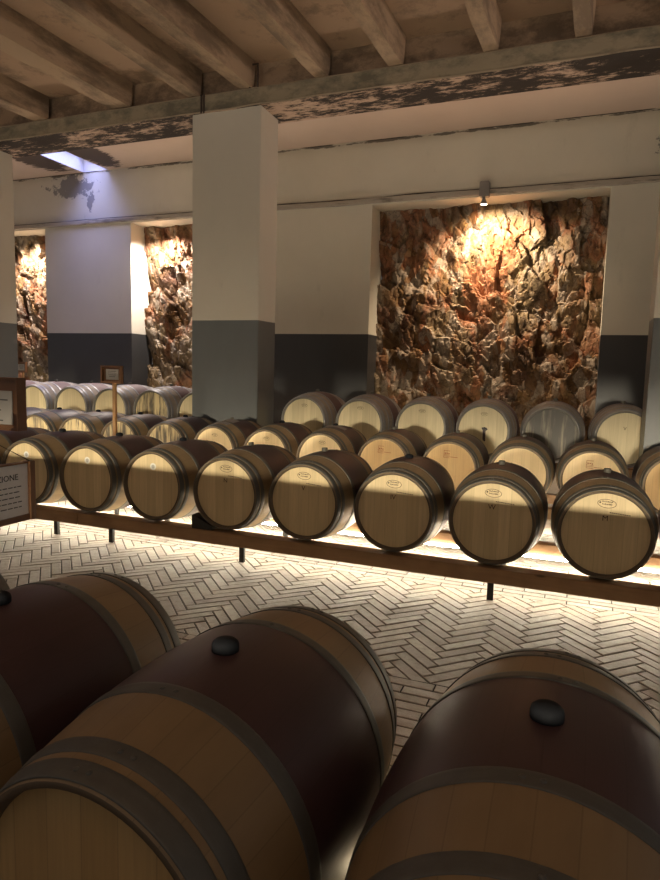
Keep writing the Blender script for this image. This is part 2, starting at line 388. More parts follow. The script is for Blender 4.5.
# marks on the heads ----------------------------------------------------------
YF = -HL+.032-.0012
def stamp_mesh():
    bm = bmesh.new(); n = 40
    for i in range(n):       # oval ring
        a0, a1 = 2*PI*i/n, 2*PI*(i+1)/n
        q = [bm.verts.new((rx*math.cos(a), YF, rz*math.sin(a))) for rx, rz, a in ((.058,.030,a0),(.058,.030,a1),(.0545,.0268,a1),(.0545,.0268,a0))]
        bm.faces.new(q)
    rnd = random.Random(3)   # rows of tiny burnt lettering
    for row, (z0, x0, x1) in enumerate(((.009,-.03,.035),(-.009,-.028,.03))):
        x = x0
        while x < x1:
            w = rnd.uniform(.003,.006); h = rnd.uniform(.006,.011)
            bm.faces.new([bm.verts.new(p) for p in ((x,YF,z0),(x+w,YF,z0),(x+w,YF,z0+h),(x,YF,z0+h))]); x += w+.003
    bm.faces.new([bm.verts.new((-.042+.006*math.cos(a),YF,.004+.006*math.sin(a))) for a in [2*PI*i/10 for i in range(10)]])
    return mesh('stamp', bm, M['ink'])
def line_mesh():
    bm = bmesh.new(); rnd = random.Random(5); x = 0
    while x < .115:
        w = rnd.uniform(.004,.012); bm.faces.new([bm.verts.new(p) for p in ((x,YF,0),(x+w,YF,0),(x+w,YF,.0055),(x,YF,.0055))]); x += w+.002
    return mesh('burnt_line', bm, M['ink'])
def sticker_mesh():
    bm = bmesh.new()
    for r, y, mi in ((.031, YF, 0), (.017, YF-.0006, 1)):
        a = [bm.verts.new((r*math.cos(2*PI*i/32), y, r*math.sin(2*PI*i/32))) for i in range(32)]
        f = bm.faces.new(a); f.material_index = mi
    return mesh('sticker', bm, [M['sticker'], M['stickerin']])
def box_stamp_mesh():
    bm = bmesh.new()
    def q(x0,x1,z0,z1): bm.faces.new([bm.verts.new(p) for p in ((x0,YF,z0),(x1,YF,z0),(x1,YF,z1),(x0,YF,z1))])
    for z in (0,.016,.030,.075): q(-.03,.034,z,z+.004)
    q(-.032,-.028,0,.079); q(-.022,-.01,.04,.055); q(-.004,.012,.045,.055); q(.018,.03,.04,.052); q(.04,.12,.012,.017)
    return mesh('stamp', bm, M['inkr'])
STAMP, LINE, STICK, BOXST = stamp_mesh(), line_mesh(), sticker_mesh(), box_stamp_mesh()
TX = {k: text_mesh('number_mark', k, .05, M['ink']) for k in ('W', 'N', 'M', 'IV', 'V')}

def barrel(label, x, y, z, s=1., yaw=0., variant='a', head='head', bung='dome', marks='', num='', group=None, parts='full', roll=0.):
    """x, z: axis centre; y: bilge centre"""
    t = thing('wine_barrel', label, 'barrel', (x, y, z - RB*s), (0, 0, yaw), group); t.scale = (s, s, s)
    def put(n, me, par=t, loc=(0,0,0), rot=(0,0,0)): return link(n, me, par, loc, rot)
    put('staves', ST[variant]); put('head', HF[head]); put('head', HB['head'])
    for k, me in enumerate(HM[variant]):
        h = put('hoop', me)
        if parts == 'full': put('rivet', RIV[variant][k], h); put('rivet', RIV2[variant][k], h)
    b = put('bung', BM_[bung], t, (RB*math.sin(roll), 0, RB + (RB-.002)*math.cos(roll)), (0, roll, 0))
    if bung == 'flat': b.scale = (1.05, 1.05, 1)
    if 's' in marks: put('stamp', STAMP, t, (.0, 0, RB+.205), (0, .05, 0)); put('burnt_line', LINE, t, (.02, 0, RB+.145), (0, .08, 0))
    if 'b' in marks: put('stamp', BOXST, t, (-.03, 0, RB+.12), (0, .05, 0))
    if 'o' in marks: put('sticker', STICK, t, (.0, 0, RB+.165))
    if 'n' in marks:
        put('number_mark', TX[num], t, (-.005, YF, RB+.09), (PI/2, 0, 0))
    if 'm' in marks: # small faint maker's mark only
        q = put('stamp', STAMP, t, (.01, 0, RB+.19), (0, .05, 0)); q.scale = (.7, 1, .7)
    if 'd' in marks:
        bm = bmesh.new(); rnd = random.Random(9)
        prev = [(.018, .0)]
        outline = []
        for i in range(24):
            a = 2*PI*i/24; rr = .028*(1+.3*math.sin(3*a)+.15*math.cos(5*a)); outline.append((rr*math.cos(a), YF-.0004, -.02 + rr*1.1*math.sin(a) - (.09 if math.sin(a) < -.6 else 0)))
        bm.faces.new([bm.verts.new(p) for p in outline])
        link('wine_stain', mesh('wine_stain', bm, M['stain']), t, (.02, 0, RB+.03))
        tp = bmesh.new(); lathe_y(tp, [(.001,-.03),(.012,-.03),(.014,-.02),(.010,-.004),(.010,.0)], 16)
        link('spigot', mesh('spigot', tp, M['black']), t, (.02, YF, RB+.03))
    return t

LY1, LZ1 = 4.465, .566
# front row on the lit rack (left to right)
FX = [-5.56,-4.84,-4.1162,-3.3896,-2.6708,-1.9633,-1.2469,-.5243,.2023,.925]
FL = ['barrel at left edge of front lit row, half hidden by the hanging sign',
 'front row barrel directly behind the hanging notice board, white sticker on head',
 'front row barrel with white sticker, first right of the hanging notice board',
 'front row barrel with white sticker, just left of the first oval-stamped barrel',
 'front row barrel marked N under oval stamp, dark wedge at its left foot',
 'front row barrel with faint V mark under oval stamp, right of the wedged barrel',
 'front row barrel marked IV under oval stamp, third from the right edge',
 'front row barrel marked W under oval stamp, with square bung on top',
 'largest front row barrel, marked M under oval stamp, at the right of the photo',
 'front row barrel cut off by the right edge, only a sliver showing']
FM = ['','o','o','o','sn','sn','sn','sn','sn','s']; FN = ['','','','','N','V','IV','W','M','']
yaws = [0,0,.01,-.01,.0,-.015,.01,.0,.01,0]
for i, x in enumerate(FX):
    barrel(FL[i], x, LY1+.475, LZ1, 1, yaws[i], 'a', 'head', 'flat' if i in (4,5,7,8) else 'dome', FM[i], FN[i], 'wine barrels in the front lit row', roll=[0,.05,0,.0,-.03,-.04,0,.0,.03,0][i])
# middle row
SX = [-7.78,-7.0598,-6.338,-5.6157,-4.892,-4.1676,-3.4568,-2.7461,-1.9939,-1.2639,-.5501,.1593,.9035]
SL = ['middle row barrel at the left edge, behind the framed box sign',
 'leftmost fully visible middle row barrel with streaked head, beside the box sign',
 'middle row barrel with a paper card lying on top, left of the sign post',
 'middle row barrel with its head crossed by the thin wooden sign post',
 'middle row barrel with bright streaked head, just left of the white and grey column',
 'middle row barrel in front of the central column, grey card and black bung on top',
 'middle row barrel with a small mark, before the central column\'s right edge',
 'middle row barrel with a grey card on its top, right of the central column',
 'middle row orange-headed barrel between the card-topped barrel and the rock opening',
 'middle row barrel with red box stamp, behind the gap between the IV and V barrels',
 'middle row barrel with plain head, behind the barrel marked W',
 'middle row barrel with red box stamp, behind the barrel marked M',
 'middle row barrel cut off by the right edge of the photo']
SH = ['heads','heads','heads','heads','heads','head','head','head','heado','heado','head','head','heado']
SM = ['','','','','','m','m','m','b','b','','b','']
for i, x in enumerate(SX):
    barrel(SL[i], x, 6.70+.475, .578, 1, [0,.01,-.01][i%3], 'a', SH[i], 'flat' if i in (5,8,9,10,11) else 'dome', SM[i], '', 'wine barrels in the middle row', roll=[0,.02,-.02][i%3])
# rear row, larger pale barrels
K3 = 8.20/7.2265
TX3 = [-8.345,-7.6286,-6.9116,-6.1987,-5.4844,-4.7706,-3.2013,-2.4621,-1.7162,-.9992,-.2729,.4491]
TL = ['rear row pale barrel at far left, behind the framed box sign',
 'rear row pale barrel below the far left lit rock strip',
 'rear row pale barrel below the grey wall panel, left of the sign post',
 'rear row pale barrel directly behind the wooden sign on its post',
 'rear row pale barrel with dark streaked head, below the narrow rock strip',
 'rear row pale barrel half hidden behind the left edge of the central column',
 'rear row pale barrel just right of the central column',
 'rear row pale barrel below the left edge of the large rock face',
 'rear row pale barrel below the left part of the large rock face',
 'rear row pale barrel with a dark spigot and wine stain on its head',
 'rear row barrel with dark grey stained head',
 'rear row barrel beside the right-hand column, small mark on pale head']
TH = ['headp','headp','headp','headp','headd','headp','headp','headp','headp','headp','headd','headp']
TM = ['','','','','','','m','m','m','md','','n']
for i, x in enumerate(TX3):
    zc = 1.5968-(1.5968-.9651)*K3
    s3 = K3*.99
    if i == 4: pass
    barrel(TL[i], x*K3, 8.20+HL*s3, zc, s3, [0,.015,-.01][(i*2)%3], 'b', 'heads' if i == 4 else TH[i], 'flat', TM[i], 'V', 'large pale barrels in the rear row', roll=[0,.03,-.03][i%3])
# foreground row
GX = [-2.235,-1.500,-.760,-.022]
GOFF = [-2.97,-3.70,-4.43,-5.16,-5.89,-6.62,-7.35,-8.08,.72,1.45]   # the row goes on beyond both edges of the picture
GL = ['foreground barrel at the far left edge, only its rim and bung edge showing',
 'left foreground barrel with wine-dark middle, cut by the left edge',
 'large foreground barrel in the middle bottom, its oak head and black bung in view',
 'large foreground barrel at bottom right, black domed bung on its dark middle']
for i, x in enumerate(GX):
    barrel(GL[i], x, 1.284, .566, 1.004, [-.02,-.02,-.03,-.01][i], 'a', 'heado', 'dome', '', '', 'wine barrels in the foreground row')

for x in GOFF:
    barrel('wine barrel of the foreground row, standing beyond the edge of the photo', x, 1.284, .566, 1.004, -.02, 'a', 'head', 'dome', '', '', 'wine barrels of the foreground row outside the photo', 'plain')
# cards lying on barrels --------------------------------------------------------
def card(label, x, y, zc, s, ang, mat, w=.19, l=.26, group=None):
    bm = bmesh.new(); n = 8; vs = []
    for iy in range(2):
        yy = -l/2 + l*iy; row = []
        for i in range(n+1):
            a = ang + (i/n-.5)*w/RB; R = max(rad(yy*1.0-.20), rad(-.20+l/2*(1 if iy else -1)))+.006
            row.append(((R*math.sin(a))*s, yy, R*math.cos(a)*s))
        vs.append(row)
    lo = [[bm.verts.new(p) for p in r] for r in vs]; hi = [[bm.verts.new((p[0], p[1], p[2]+.002)) for p in r] for r in vs]
    for i in range(n):
        bm.faces.new((hi[0][i],hi[0][i+1],hi[1][i+1],hi[1][i])); bm.faces.new((lo[0][i+1],lo[0][i],lo[1][i],lo[1][i+1]))
        bm.faces.new((lo[0][i],lo[0][i+1],hi[0][i+1],hi[0][i])); bm.faces.new((lo[1][i+1],lo[1][i],hi[1][i],hi[1][i+1]))
    bm.faces.new((lo[0][0],hi[0][0],hi[1][0],lo[1][0])); bm.faces.new((lo[0][n],lo[1][n],hi[1][n],hi[0][n]))
    return tag(obj('label_card', bm, mat, None, False, (x, y, zc)), label, 'card', group)
card('pale paper card on the middle row barrel left of the sign post', SX[2], 7.0, .578, 1, .12, M['photo'], .22, .2)
card('grey card on the middle row barrel in front of the central column', SX[5], 7.0, .578, 1, .05, M['paperg'], .2, .3)
card('grey card on the middle row barrel right of the central column', SX[7], 7.02, .578, 1, .1, M['paperg'], .26, .3)

# ------------------------------------------------------------------ racks
def rack(label, x0, x1, yf, yb, zt, h=.105, legs=(), group=None, led=True, w=.13, wb=.11, legh=None, strips=()):
    t = thing('barrel_rack', label, 'rack', ((x0+x1)/2, (yf+yb)/2, 0), group=group)
    cx, cy = (x0+x1)/2, (yf+yb)/2
    def part(n, bm, m): return obj(n, bm, m, t, False)
    part('rail', box(x0-cx, x1-cx, yf-cy, yf+w-cy, zt-h, zt, .004, 1), M['rail'])
    part('rail', box(x0-cx, x1-cx, yb-wb-cy, yb-cy, zt-h, zt, .004, 1), M['rail'])
    for lx in legs:
        for yy in (yf+.05, yb-wb+.04):
            part('leg', box(lx-.022-cx, lx+.022-cx, yy-cy, yy+.03-cy, 0, zt-h, .002, 1), M['black'])
    for (ly, lz, ww, hh, mt) in strips:
        part('led_strip', box(x0+.03-cx, x1-.03-cx, ly-cy, ly+ww-cy, lz, lz+hh), mt)
    return t
R1 = dict(yf=4.45, yb=5.405, zt=.245)
st = [(4.582, .122, .022, .016, M['led']), (5.275, .132, .018, .016, M['ledb']), (5.407, .124, .02, .016, M['ledb'])]  # last strip is added, unseen, to brighten the middle row's heads
rack('long low timber rack under the front row, right of the rail joint', -4.19, 2.4, legs=(-3.86,-2.52,-.51,1.3), strips=st, group='timber barrel racks', **R1)
rack('low timber rack under the front row, left of the rail joint', -9.4, -4.196, legs=(-4.5,-6.2,-8.0), strips=st, group='timber barrel racks', **R1)
st2 = [(6.822, .135, .022, .014, M['ledb'])]
rack('timber rack under the middle barrel row', -9.6, 2.4, 6.69, 7.64, .2565, legs=(-8.5,-6.4,-4.2,-2.0,.3,1.8), strips=st2, group='timber barrel racks')
zT = 1.5968-(1.5968-.9651)*K3
rack('timber rack under the rear row of pale barrels', -10.6, 1.1, 8.22, 9.245, zT-.3215*K3*.99, w=.108, legs=(-9.8,-7.5,-5.2,-3.2,-1.2,.6), strips=[(8.30, zT-.31*K3-.12, .03, .012, M['led'])], group='timber barrel racks')
rack('timber rack under the foreground barrels at the bottom of the photo', -9.4, 2.2, .812, 1.754, .2435, w=.112, legs=(-8,-5.5,-3.0,-1.2,.5), strips=[(1.617, .126, .022, .014, M['ledn'])], group='timber barrel racks')
# wedge
bm = bmesh.new()
vs = [bm.verts.new(p) for p in ((-.10,-.05,0),(.10,-.05,0),(.10,-.05,.035),(-.10,-.05,.115),(-.10,.05,0),(.10,.05,0),(.10,.05,.035),(-.10,.05,.115))]
for f in ((0,1,2,3),(7,6,5,4),(0,3,7,4),(1,5,6,2),(3,2,6,7),(0,4,5,1)): bm.faces.new([vs[i] for i in f])
tag(obj('wooden_wedge', bm, M['black'], None, False, (FX[4]-.21, 4.52, .245)), 'dark wedge on the rack rail at the left foot of the N barrel', 'wedge')

# ------------------------------------------------------------------ floor
def floor():
    bm = bmesh.new(); L, W, G = .30, .075, .008
    def brick(bmx, cx, cy, l, w, ang):
        ca, sa = math.cos(ang), math.sin(ang); hz = random.uniform(-.0018, .0018); tx = random.uniform(-.006,.006); ty = random.uniform(-.01,.01)
        def P(u, v, z): return (cx+u*ca-v*sa, cy+u*sa+v*ca, z)
        a, b = l/2-G/2, w/2-G/2
        lo = [bmx.verts.new(P(u, v, -.012)) for u, v in ((-a,-b),(a,-b),(a,b),(-a,b))]
        md = [bmx.verts.new(P(u, v, -.0025+hz)) for u, v in ((-a,-b),(a,-b),(a,b),(-a,b))]
        a -= .0035; b -= .0035
        hi = [bmx.verts.new(P(u, v, hz+u*tx+v*ty)) for u, v in ((-a,-b),(a,-b),(a,b),(-a,b))]
        bmx.faces.new(hi)
        for i in range(4):
            j = (i+1)%4; bmx.faces.new((lo[i],lo[j],md[j],md[i])); bmx.faces.new((md[i],md[j],hi[j],hi[i]))
    def zone(x0, x1, y0, y1, herr):
        z = bmesh.new()
        if herr:
            n = int((abs(x1-x0)+abs(y1-y0))/W)+10
            c45 = math.sqrt(.5); ox, oy = (x0+x1)/2, 3.12
            for k in range(-n, n):
                for m in range(-n//8-4, n//8+5):
                    for hv in (0, 1):
                        if hv == 0: u, v, an = k*W+2*L*m + L/2, k*W + W/2, 0
                        else: u, v, an = k*W - W/2 + 2*L*m, k*W + L/2, PI/2
                        X = ox + (u-v)*c45; Y = oy + (u+v)*c45
                        if x0-.2 < X < x1+.2 and y0-.2 < Y < y1+.2: brick(z, X, Y, L, W, an+PI/4)
            for co, no in (((x0,0,0),(-1,0,0)),((x1,0,0),(1,0,0)),((0,y0,0),(0,-1,0)),((0,y1,0),(0,1,0))):
                bmesh.ops.bisect_plane(z, geom=z.verts[:]+z.edges[:]+z.faces[:], plane_co=co, plane_no=no, clear_outer=True)
        else:
            r = 0; y = y0
            while y + W <= y1 + 1e-6:
                x = x0 - (L/2 if r % 2 else 0) 
                while x < x1: brick(z, x+L/2, y+W/2, L, W, 0); x += L
                y += W; r += 1
        me = bpy.data.meshes.new('t'); z.to_mesh(me); z.free(); bm.from_mesh(me); bpy.data.meshes.remove(me)
    zone(-9.6, 2.4, 3.12, 4.65, True)
    zone(-9.6, 2.4, 5.475, 6.7, True)
    zone(-4.8, 2.4, 1.545, 3.12, False)
    zone(-9.6, 2.4, 4.65, 5.475, False)
    zone(-9.6, 2.4, 6.7, 7.6, False)
    o = obj('floor', bm, M['tile']); struct(o)
    b2 = bmesh.new()
    v = [b2.verts.new(p) for p in ((-17,-6,-.006),(7,-6,-.006),(7,11.4,-.006),(-17,11.4,-.006))]; b2.faces.new(v)
    obj('grout_bed', b2, M['grout'], o)
    b3 = bmesh.new(); bx(b3, -17, 7, 7.6, 11.2, -.05, 0); bx(b3, -17, -9.6, -6, 7.6, -.05, 0); bx(b3, 2.4, 7, -6, 7.6, -.05, 0); bx(b3, -9.6, 2.4, -6, 1.5, -.05, 0); bx(b3, -9.6, -4.8, 1.5, 3.12, -.05, 0)
    obj('plain_paving', b3, M['tile'], o)
floor()

# ------------------------------------------------------------------ back wall, openings, ledge
YW, ZO, ZC = 10.61, 4.40, 5.457
def wall():
    for a, b in ((-17,-13.2), (-10.72,-8.51), (-5.9,-3.49), (.224,7)):
        bm = bmesh.new(); bx(bm, a, b, YW, YW+.66, 0, ZO); struct(obj('wall_back', bm, M['wall']))
    bm = bmesh.new(); bx(bm, -17, 7, YW, YW+.66, ZO, 6.3); struct(obj('wall_back', bm, M['wall']))
wall()
def ledge():
    bm = bmesh.new(); n = 240; x0, x1 = -17, 7
    sec = [(0,.0),(-.05,.0),(-.055,.015),(-.055,.075),(-.04,.085),(0,.09)]
    prev = None
    for i in range(n+1):
        x = x0+(x1-x0)*i/n; sag = .012*noise.noise(Vector((x*.6,3,0)))+.006*noise.noise(Vector((x*4,1,0)))
        ring = [bm.verts.new((x, YW+dy*(1+.15*noise.noise(Vector((x*5,dy*9,2)))), 4.42+dz+sag)) for dy, dz in sec]
        if prev:
            for k in range(len(sec)-1): bm.faces.new((prev[k],prev[k+1],ring[k+1],ring[k]))
        prev = ring
    bmesh.ops.recalc_face_normals(bm, faces=bm.faces[:])
    t = struct(obj('trim_1', bm, M['trim']))
    bm = bmesh.new(); prev = None
    for i in range(n+1):   # open joint above the ledge
        x = x0+(x1-x0)*i/n; w = max(.002, .010+.012*noise.noise(Vector((x*1.3,7,0)))); sag = .012*noise.noise(Vector((x*.6,3,0)))
        ring = [bm.verts.new((x, YW+dy, 4.508+sag+dz)) for dy, dz in ((0,0),(-.03,0),(-.03,w),(0,w))]
        if prev:
            for k in range(3): bm.faces.new((prev[k],prev[k+1],ring[k+1],ring[k]))
        prev = ring
    bmesh.ops.recalc_face_normals(bm, faces=bm.faces[:])
    obj('open_joint', bm, M['gap'], t)
ledge()
def rock(x0, x1, label, seed):
    bm = bmesh.new(); nx = int((x1-x0)/.022); nz = 200; z0, z1 = 0.001, ZO-.001
    def disp(x, z):
        p = Vector((x*.9+seed, z*.7, seed))
        d = .11*noise.noise(p*1.1)
        q = Vector((x*1.5+.30*z+seed, z*.95-.2*x, 0)) + .10*Vector((noise.noise(p*2.3), noise.noise(p*2.3+Vector((9,9,9))), 0))
        vd, vp = noise.voronoi(q*1.9); d += .13*(noise.cell(vp[0]*31.7)-.5) - .05*(1-min(1, (vd[1]-vd[0])*4))*-1
        d += .10*((q-vp[0]/1.0).x if False else 0)
        c0 = vp[0]; d += (x*0)+ .22*((q.x*1.9-c0.x)*(noise.cell(c0*7.1)-.5) + (q.y*1.9-c0.y)*(noise.cell(c0*13.7)-.35))
        q2 = q*5.6+Vector((5,2,1)) + .25*Vector((noise.noise(p*9), noise.noise(p*9+Vector((4,4,4))), 0))
        vd2, vp2 = noise.voronoi(q2); c2 = vp2[0]
        d += .055*(noise.cell(c2*17.3)-.5) + .02*max(0, 1-(vd2[1]-vd2[0])*3.5) + .06*((q2.x-c2.x)*(noise.cell(c2*3.1)-.5)+(q2.y-c2.y)*(noise.cell(c2*5.9)-.4))
        d += .03*noise.noise(p*9) + .012*noise.noise(p*24) + .006*noise.noise(p*50)
        return d
    grid = []
    for i in range(nx+1):
        x = x0+.001+(x1-x0-.002)*i/nx; col = []
        for j in range(nz+1):
            z = z0+(z1-z0)*j/nz
            col.append(bm.verts.new((x, min(11.33, max(10.82, 11.13+.50*disp(x, z))), z)))
        grid.append(col)
    for i in range(nx):
        for j in range(nz): bm.faces.new((grid[i][j],grid[i+1][j],grid[i+1][j+1],grid[i][j+1]))
    # thickness behind
    bx(bm, x0+.001, x1-.001, 11.34, 11.37, z0, z1)
    o = obj('rock_face', bm, M['rock'])
    return tag(o, label, 'rock', 'rock faces in the wall openings')
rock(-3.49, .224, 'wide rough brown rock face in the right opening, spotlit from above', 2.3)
rock(-8.51, -5.9, 'pale lit rock face between the grey wall panel and the central column', 8.9)
rock(-13.2, -10.72, 'narrow strip of lit reddish rock at the far left', 14.2)

# ------------------------------------------------------------------ columns
def column(label, x0, x1, y0=7.66, y1=8.17, top=4.977):
    bm = bmesh.new(); bx(bm, 0, x1-x0, 0, y1-y0, 0, top); bevel(bm, .008, 2)
    return tag(obj('column', bm, M['col'], None, False, (x0, y0, 0)), label, 'column', 'painted square columns')
column('square column in the middle, cream above and grey below, green-grey front', -5.11, -4.07)
column('square column at the left edge behind the framed box sign', -9.95, -8.91)
column('square column at the right edge, partly out of the photo', .673, 1.71)

# ------------------------------------------------------------------ ceiling
def ceiling():
    ZB, ZJ = 5.197, 5.53
    bm = bmesh.new(); bx(bm, -17, 7, -3, 7.85, ZJ, ZJ+.1)
    ce = struct(obj('ceiling', bm, M['slab']))
    bm = bmesh.new()
    for a, b, c, d in ((-17,-9.66,8.2,YW+.3), (-9.66,-9.05,8.2,8.9), (-9.66,-9.05,10.60,YW+.3), (-9.05,7,8.2,YW+.3)): bx(bm, a, b, c, d, ZC, ZC+.1)
    obj('rear_slab', bm, M['slabr'], ce)
    # beam: front face and soffit
    bm = bmesh.new(); n = 200; x0, x1 = -17, 7; pv = None
    for i in range(n+1):
        x = x0+(x1-x0)*i/n; w1 = .012*noise.noise(Vector((x*2,0,0))); w2 = .012*noise.noise(Vector((x*2.3,5,0)))
        r = [bm.verts.new(p) for p in ((x,7.652,ZB+w1*.6),(x,7.64,ZB-.018+w1*.6),(x,7.64,4.988+w2),(x,7.632,4.982+w2),(x,7.632,4.966+w2),(x,8.27,4.96),(x,8.28,ZB-.03),(x,7.66,ZB+w1*.6+.002))]
        if pv:
            for k in range(8):
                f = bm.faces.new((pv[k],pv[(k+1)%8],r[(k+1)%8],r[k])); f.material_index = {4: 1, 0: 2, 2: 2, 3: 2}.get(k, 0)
        pv = r
    bmesh.ops.recalc_face_normals(bm, faces=bm.faces[:])
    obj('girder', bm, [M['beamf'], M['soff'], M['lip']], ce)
    # panel above the beam between joists + rear upstand
    bm = bmesh.new(); bx(bm, -17, 7, 7.76, 7.84, ZB-.01, ZJ); obj('infill_panel', bm, M['joist'], ce)
    bm = bmesh.new(); bx(bm, -17, 7, 8.2, 8.28, 5.1, 5.56); obj('infill_panel', bm, M['slabr'], ce)
    # joists, slightly skewed to the beam
    sk = math.radians(2.2)
    for xr, w in ((-.13,.16),(-1.1,.16),(-2.2,.17),(-3.15,.17),(-4.2,.18),(-5.0,.18),(-6.14,.32),(-7.66,.25),(-8.9,.2),(-10.1,.2),(.9,.16),(1.9,.16)):
        bm = bmesh.new(); m = 60; pv = None
        for i in range(m+1):
            q = -11.5*i/m; xx = xr - math.tan(sk)*q*-1 if False else xr + math.tan(sk)*(-q)*-1
            j1 = .012*noise.noise(Vector((q*2, xr*3, 0))); j2 = .012*noise.noise(Vector((q*2.4, xr*3, 4)))
            r = [bm.verts.new(p) for p in ((xx-w-.02, 7.70+q, ZJ+.01),(xx-w+j1, 7.70+q, ZB+.005+j2*.5),(xx+j2, 7.70+q, ZB+.005+j1*.5),(xx+.02, 7.70+q, ZJ+.01))]
            if pv:
                for k in range(3): bm.faces.new((pv[k],pv[k+1],r[k+1],r[k]))
            else: bm.faces.new(r)
            pv = r
        bmesh.ops.recalc_face_normals(bm, faces=bm.faces[:])
        obj('joist', bm, M['joist'], ce)
    return ce
CE = ceiling()
# iron brackets at the beam
for bxp, lab in ((-4.93, 'dark iron strap on the beam above the column\'s left edge'), (-4.17, 'dark iron strap on the beam above the column\'s right edge')):
    t = thing('iron_strap', lab, 'bracket', (bxp, 7.63, 4.98), group='iron straps on the beam')
    if bxp > -4.5:
        obj('bar', box(-.065,-.05,-.0,.02,.215,.5), M['rust'], t); obj('bar', box(.05,.065,0,.02,.215,.5), M['rust'], t); obj('bar', box(-.065,.065,0,.02,.485,.5), M['rust'], t)
    else:
        obj('bar', box(-.03,-.01,-.008,.006,-.02,.215), M['rust'], t); obj('bar', box(.01,.03,-.008,.006,-.02,.215), M['rust'], t)
# skylight well
bm = bmesh.new(); a, b, c, d = -9.657, -9.053, 8.903, 10.597
for q in (((a,c),(a,d)), ((a,d),(b,d)), ((b,d),(b,c)), ((b,c),(a,c))):
    (p0, p1) = q; bm.faces.new([bm.verts.new(p) for p in ((*p0,ZC-.004),(*p1,ZC-.004),(*p1,ZC+.32),(*p0,ZC+.32))])
well = struct(obj('window_1', bm, M['welln']))
bm = bmesh.new(); bx(bm, a, b, c, d, ZC+.32, ZC+.34); obj('pane', bm, M['sky'], well)

# ------------------------------------------------------------------ wall spotlight
t = thing('wall_spotlight', 'small grey spotlight on the ledge above the wide rock face', 'lamp', (-1.61, 10.50, 4.2))
obj('housing', box(-.075,.075,-.05,.10,.17,.40,.01,2), M['lamp'], t)
obj('bracket', box(-.02,.02,-.01,.03,.11,.18), M['lamp'], t)
bm = bmesh.new()
for r0, z0, r1, z1 in ((.03,.13,.055,.05),):
    ra = [bm.verts.new((r0*math.cos(2*PI*i/24), r0*math.sin(2*PI*i/24), z0)) for i in range(24)]; rb = [bm.verts.new((r1*math.cos(2*PI*i/24), r1*math.sin(2*PI*i/24), z1)) for i in range(24)]
    for i in range(24): bm.faces.new((ra[i],ra[(i+1)%24],rb[(i+1)%24],rb[i])).smooth = True
    bm.faces.new(ra)
obj('reflector', bm, M['lamp'], t)
bm = bmesh.new(); bmesh.ops.create_circle(bm, cap_ends=True, radius=.050, segments=24, matrix=Matrix.Translation((0,0,.053))); obj('lens', bm, M['lens'], t)

# ------------------------------------------------------------------ signs
def boxsign(label, x, y, z, w, h, dep, post_z0, post_x, paper=(.6,.6), txt=True, lean=0):
    t = thing('box_sign', label, 'sign', (x, y, post_z0)); zz = z-post_z0
    obj('back_panel', box(-w/2,w/2,dep-.012,dep,zz,zz+h), M['board'], t)
    f = .022
    fr = bmesh.new(); bx(fr,-w/2,-w/2+f,0,dep,zz,zz+h); bx(fr,w/2-f,w/2,0,dep,zz,zz+h); bx(fr,-w/2+f,w/2-f,0,dep,zz,zz+f); bx(fr,-w/2+f,w/2-f,0,dep,zz+h-f,zz+h)
    obj('frame', fr, M['boardx'], t)
    pw, ph = w*paper[0], h*paper[1]
    pp = obj('paper', box(-pw/2,pw/2,dep-.018,dep-.0125,zz+h/2-ph/2,zz+h/2+ph/2), M['photo'], t)
    if txt:
        b = bmesh.new()
        for k in range(4):
            zq = zz+h/2+ph*(.28-.17*k); wq = pw*(.35 if k == 0 else .4-.05*k)
            bx(b,-wq,wq,dep-.0195,dep-.0182,zq,zq+ph*.045)
        obj('print', b, M['text'], pp)
    obj('post', box(post_x-.02,post_x+.02,dep+.001,dep+.041,0,zz+h*.8,.004,1), M['post'], t)
    return t
boxsign('small wooden box sign on a thin post behind the front row', -4.99, 5.85, 1.385, .29, .20, .045, 0, .0)
boxsign('small dark box sign far back against the left rock strip', -10.6, 9.75, 1.39, .30, .21, .06, 0, .0)
# near sign: larger framed box, and a notice board hung beside it on a string
t = thing('box_sign', 'large framed box sign cut by the left edge, with a paper label', 'sign', (-2.50, 2.05, 0))
w, z0, z1 = .50, 1.300, 1.530
f = .009
fr = bmesh.new(); bx(fr,-w/2,-w/2+f,0,.05,z0,z1); bx(fr,w/2-f,w/2,0,.05,z0,z1); bx(fr,-w/2+f,w/2-f,0,.05,z0,z0+f); bx(fr,-w/2+f,w/2-f,0,.05,z1-f,z1)
obj('frame', fr, M['boardx'], t); obj('back_panel', box(-w/2+f,w/2-f,.012,.022,z0+f,z1-f), M['board'], t)
pp = obj('paper', box(-.20,.215,.006,.0115,z0+.025,z0+.172,.002,1), M['photo'], t)
b = bmesh.new()
for k, (xa, xb) in enumerate(((.10,.190),(-.17,.15),(-.17,.16))): bx(b, xa, xb, .0050,.0059,z0+.13-.045*k,z0+.135-.045*k)
obj('print', b, M['text'], pp)
obj('post', box(-.20,-.14,.051,.11,0,z1-.03,.004,1), M['post'], t)
t = thing('hanging_notice', 'framed white notice hung on a string, heading ends in EZIONE', 'sign', (-2.2, 2.072, .92))
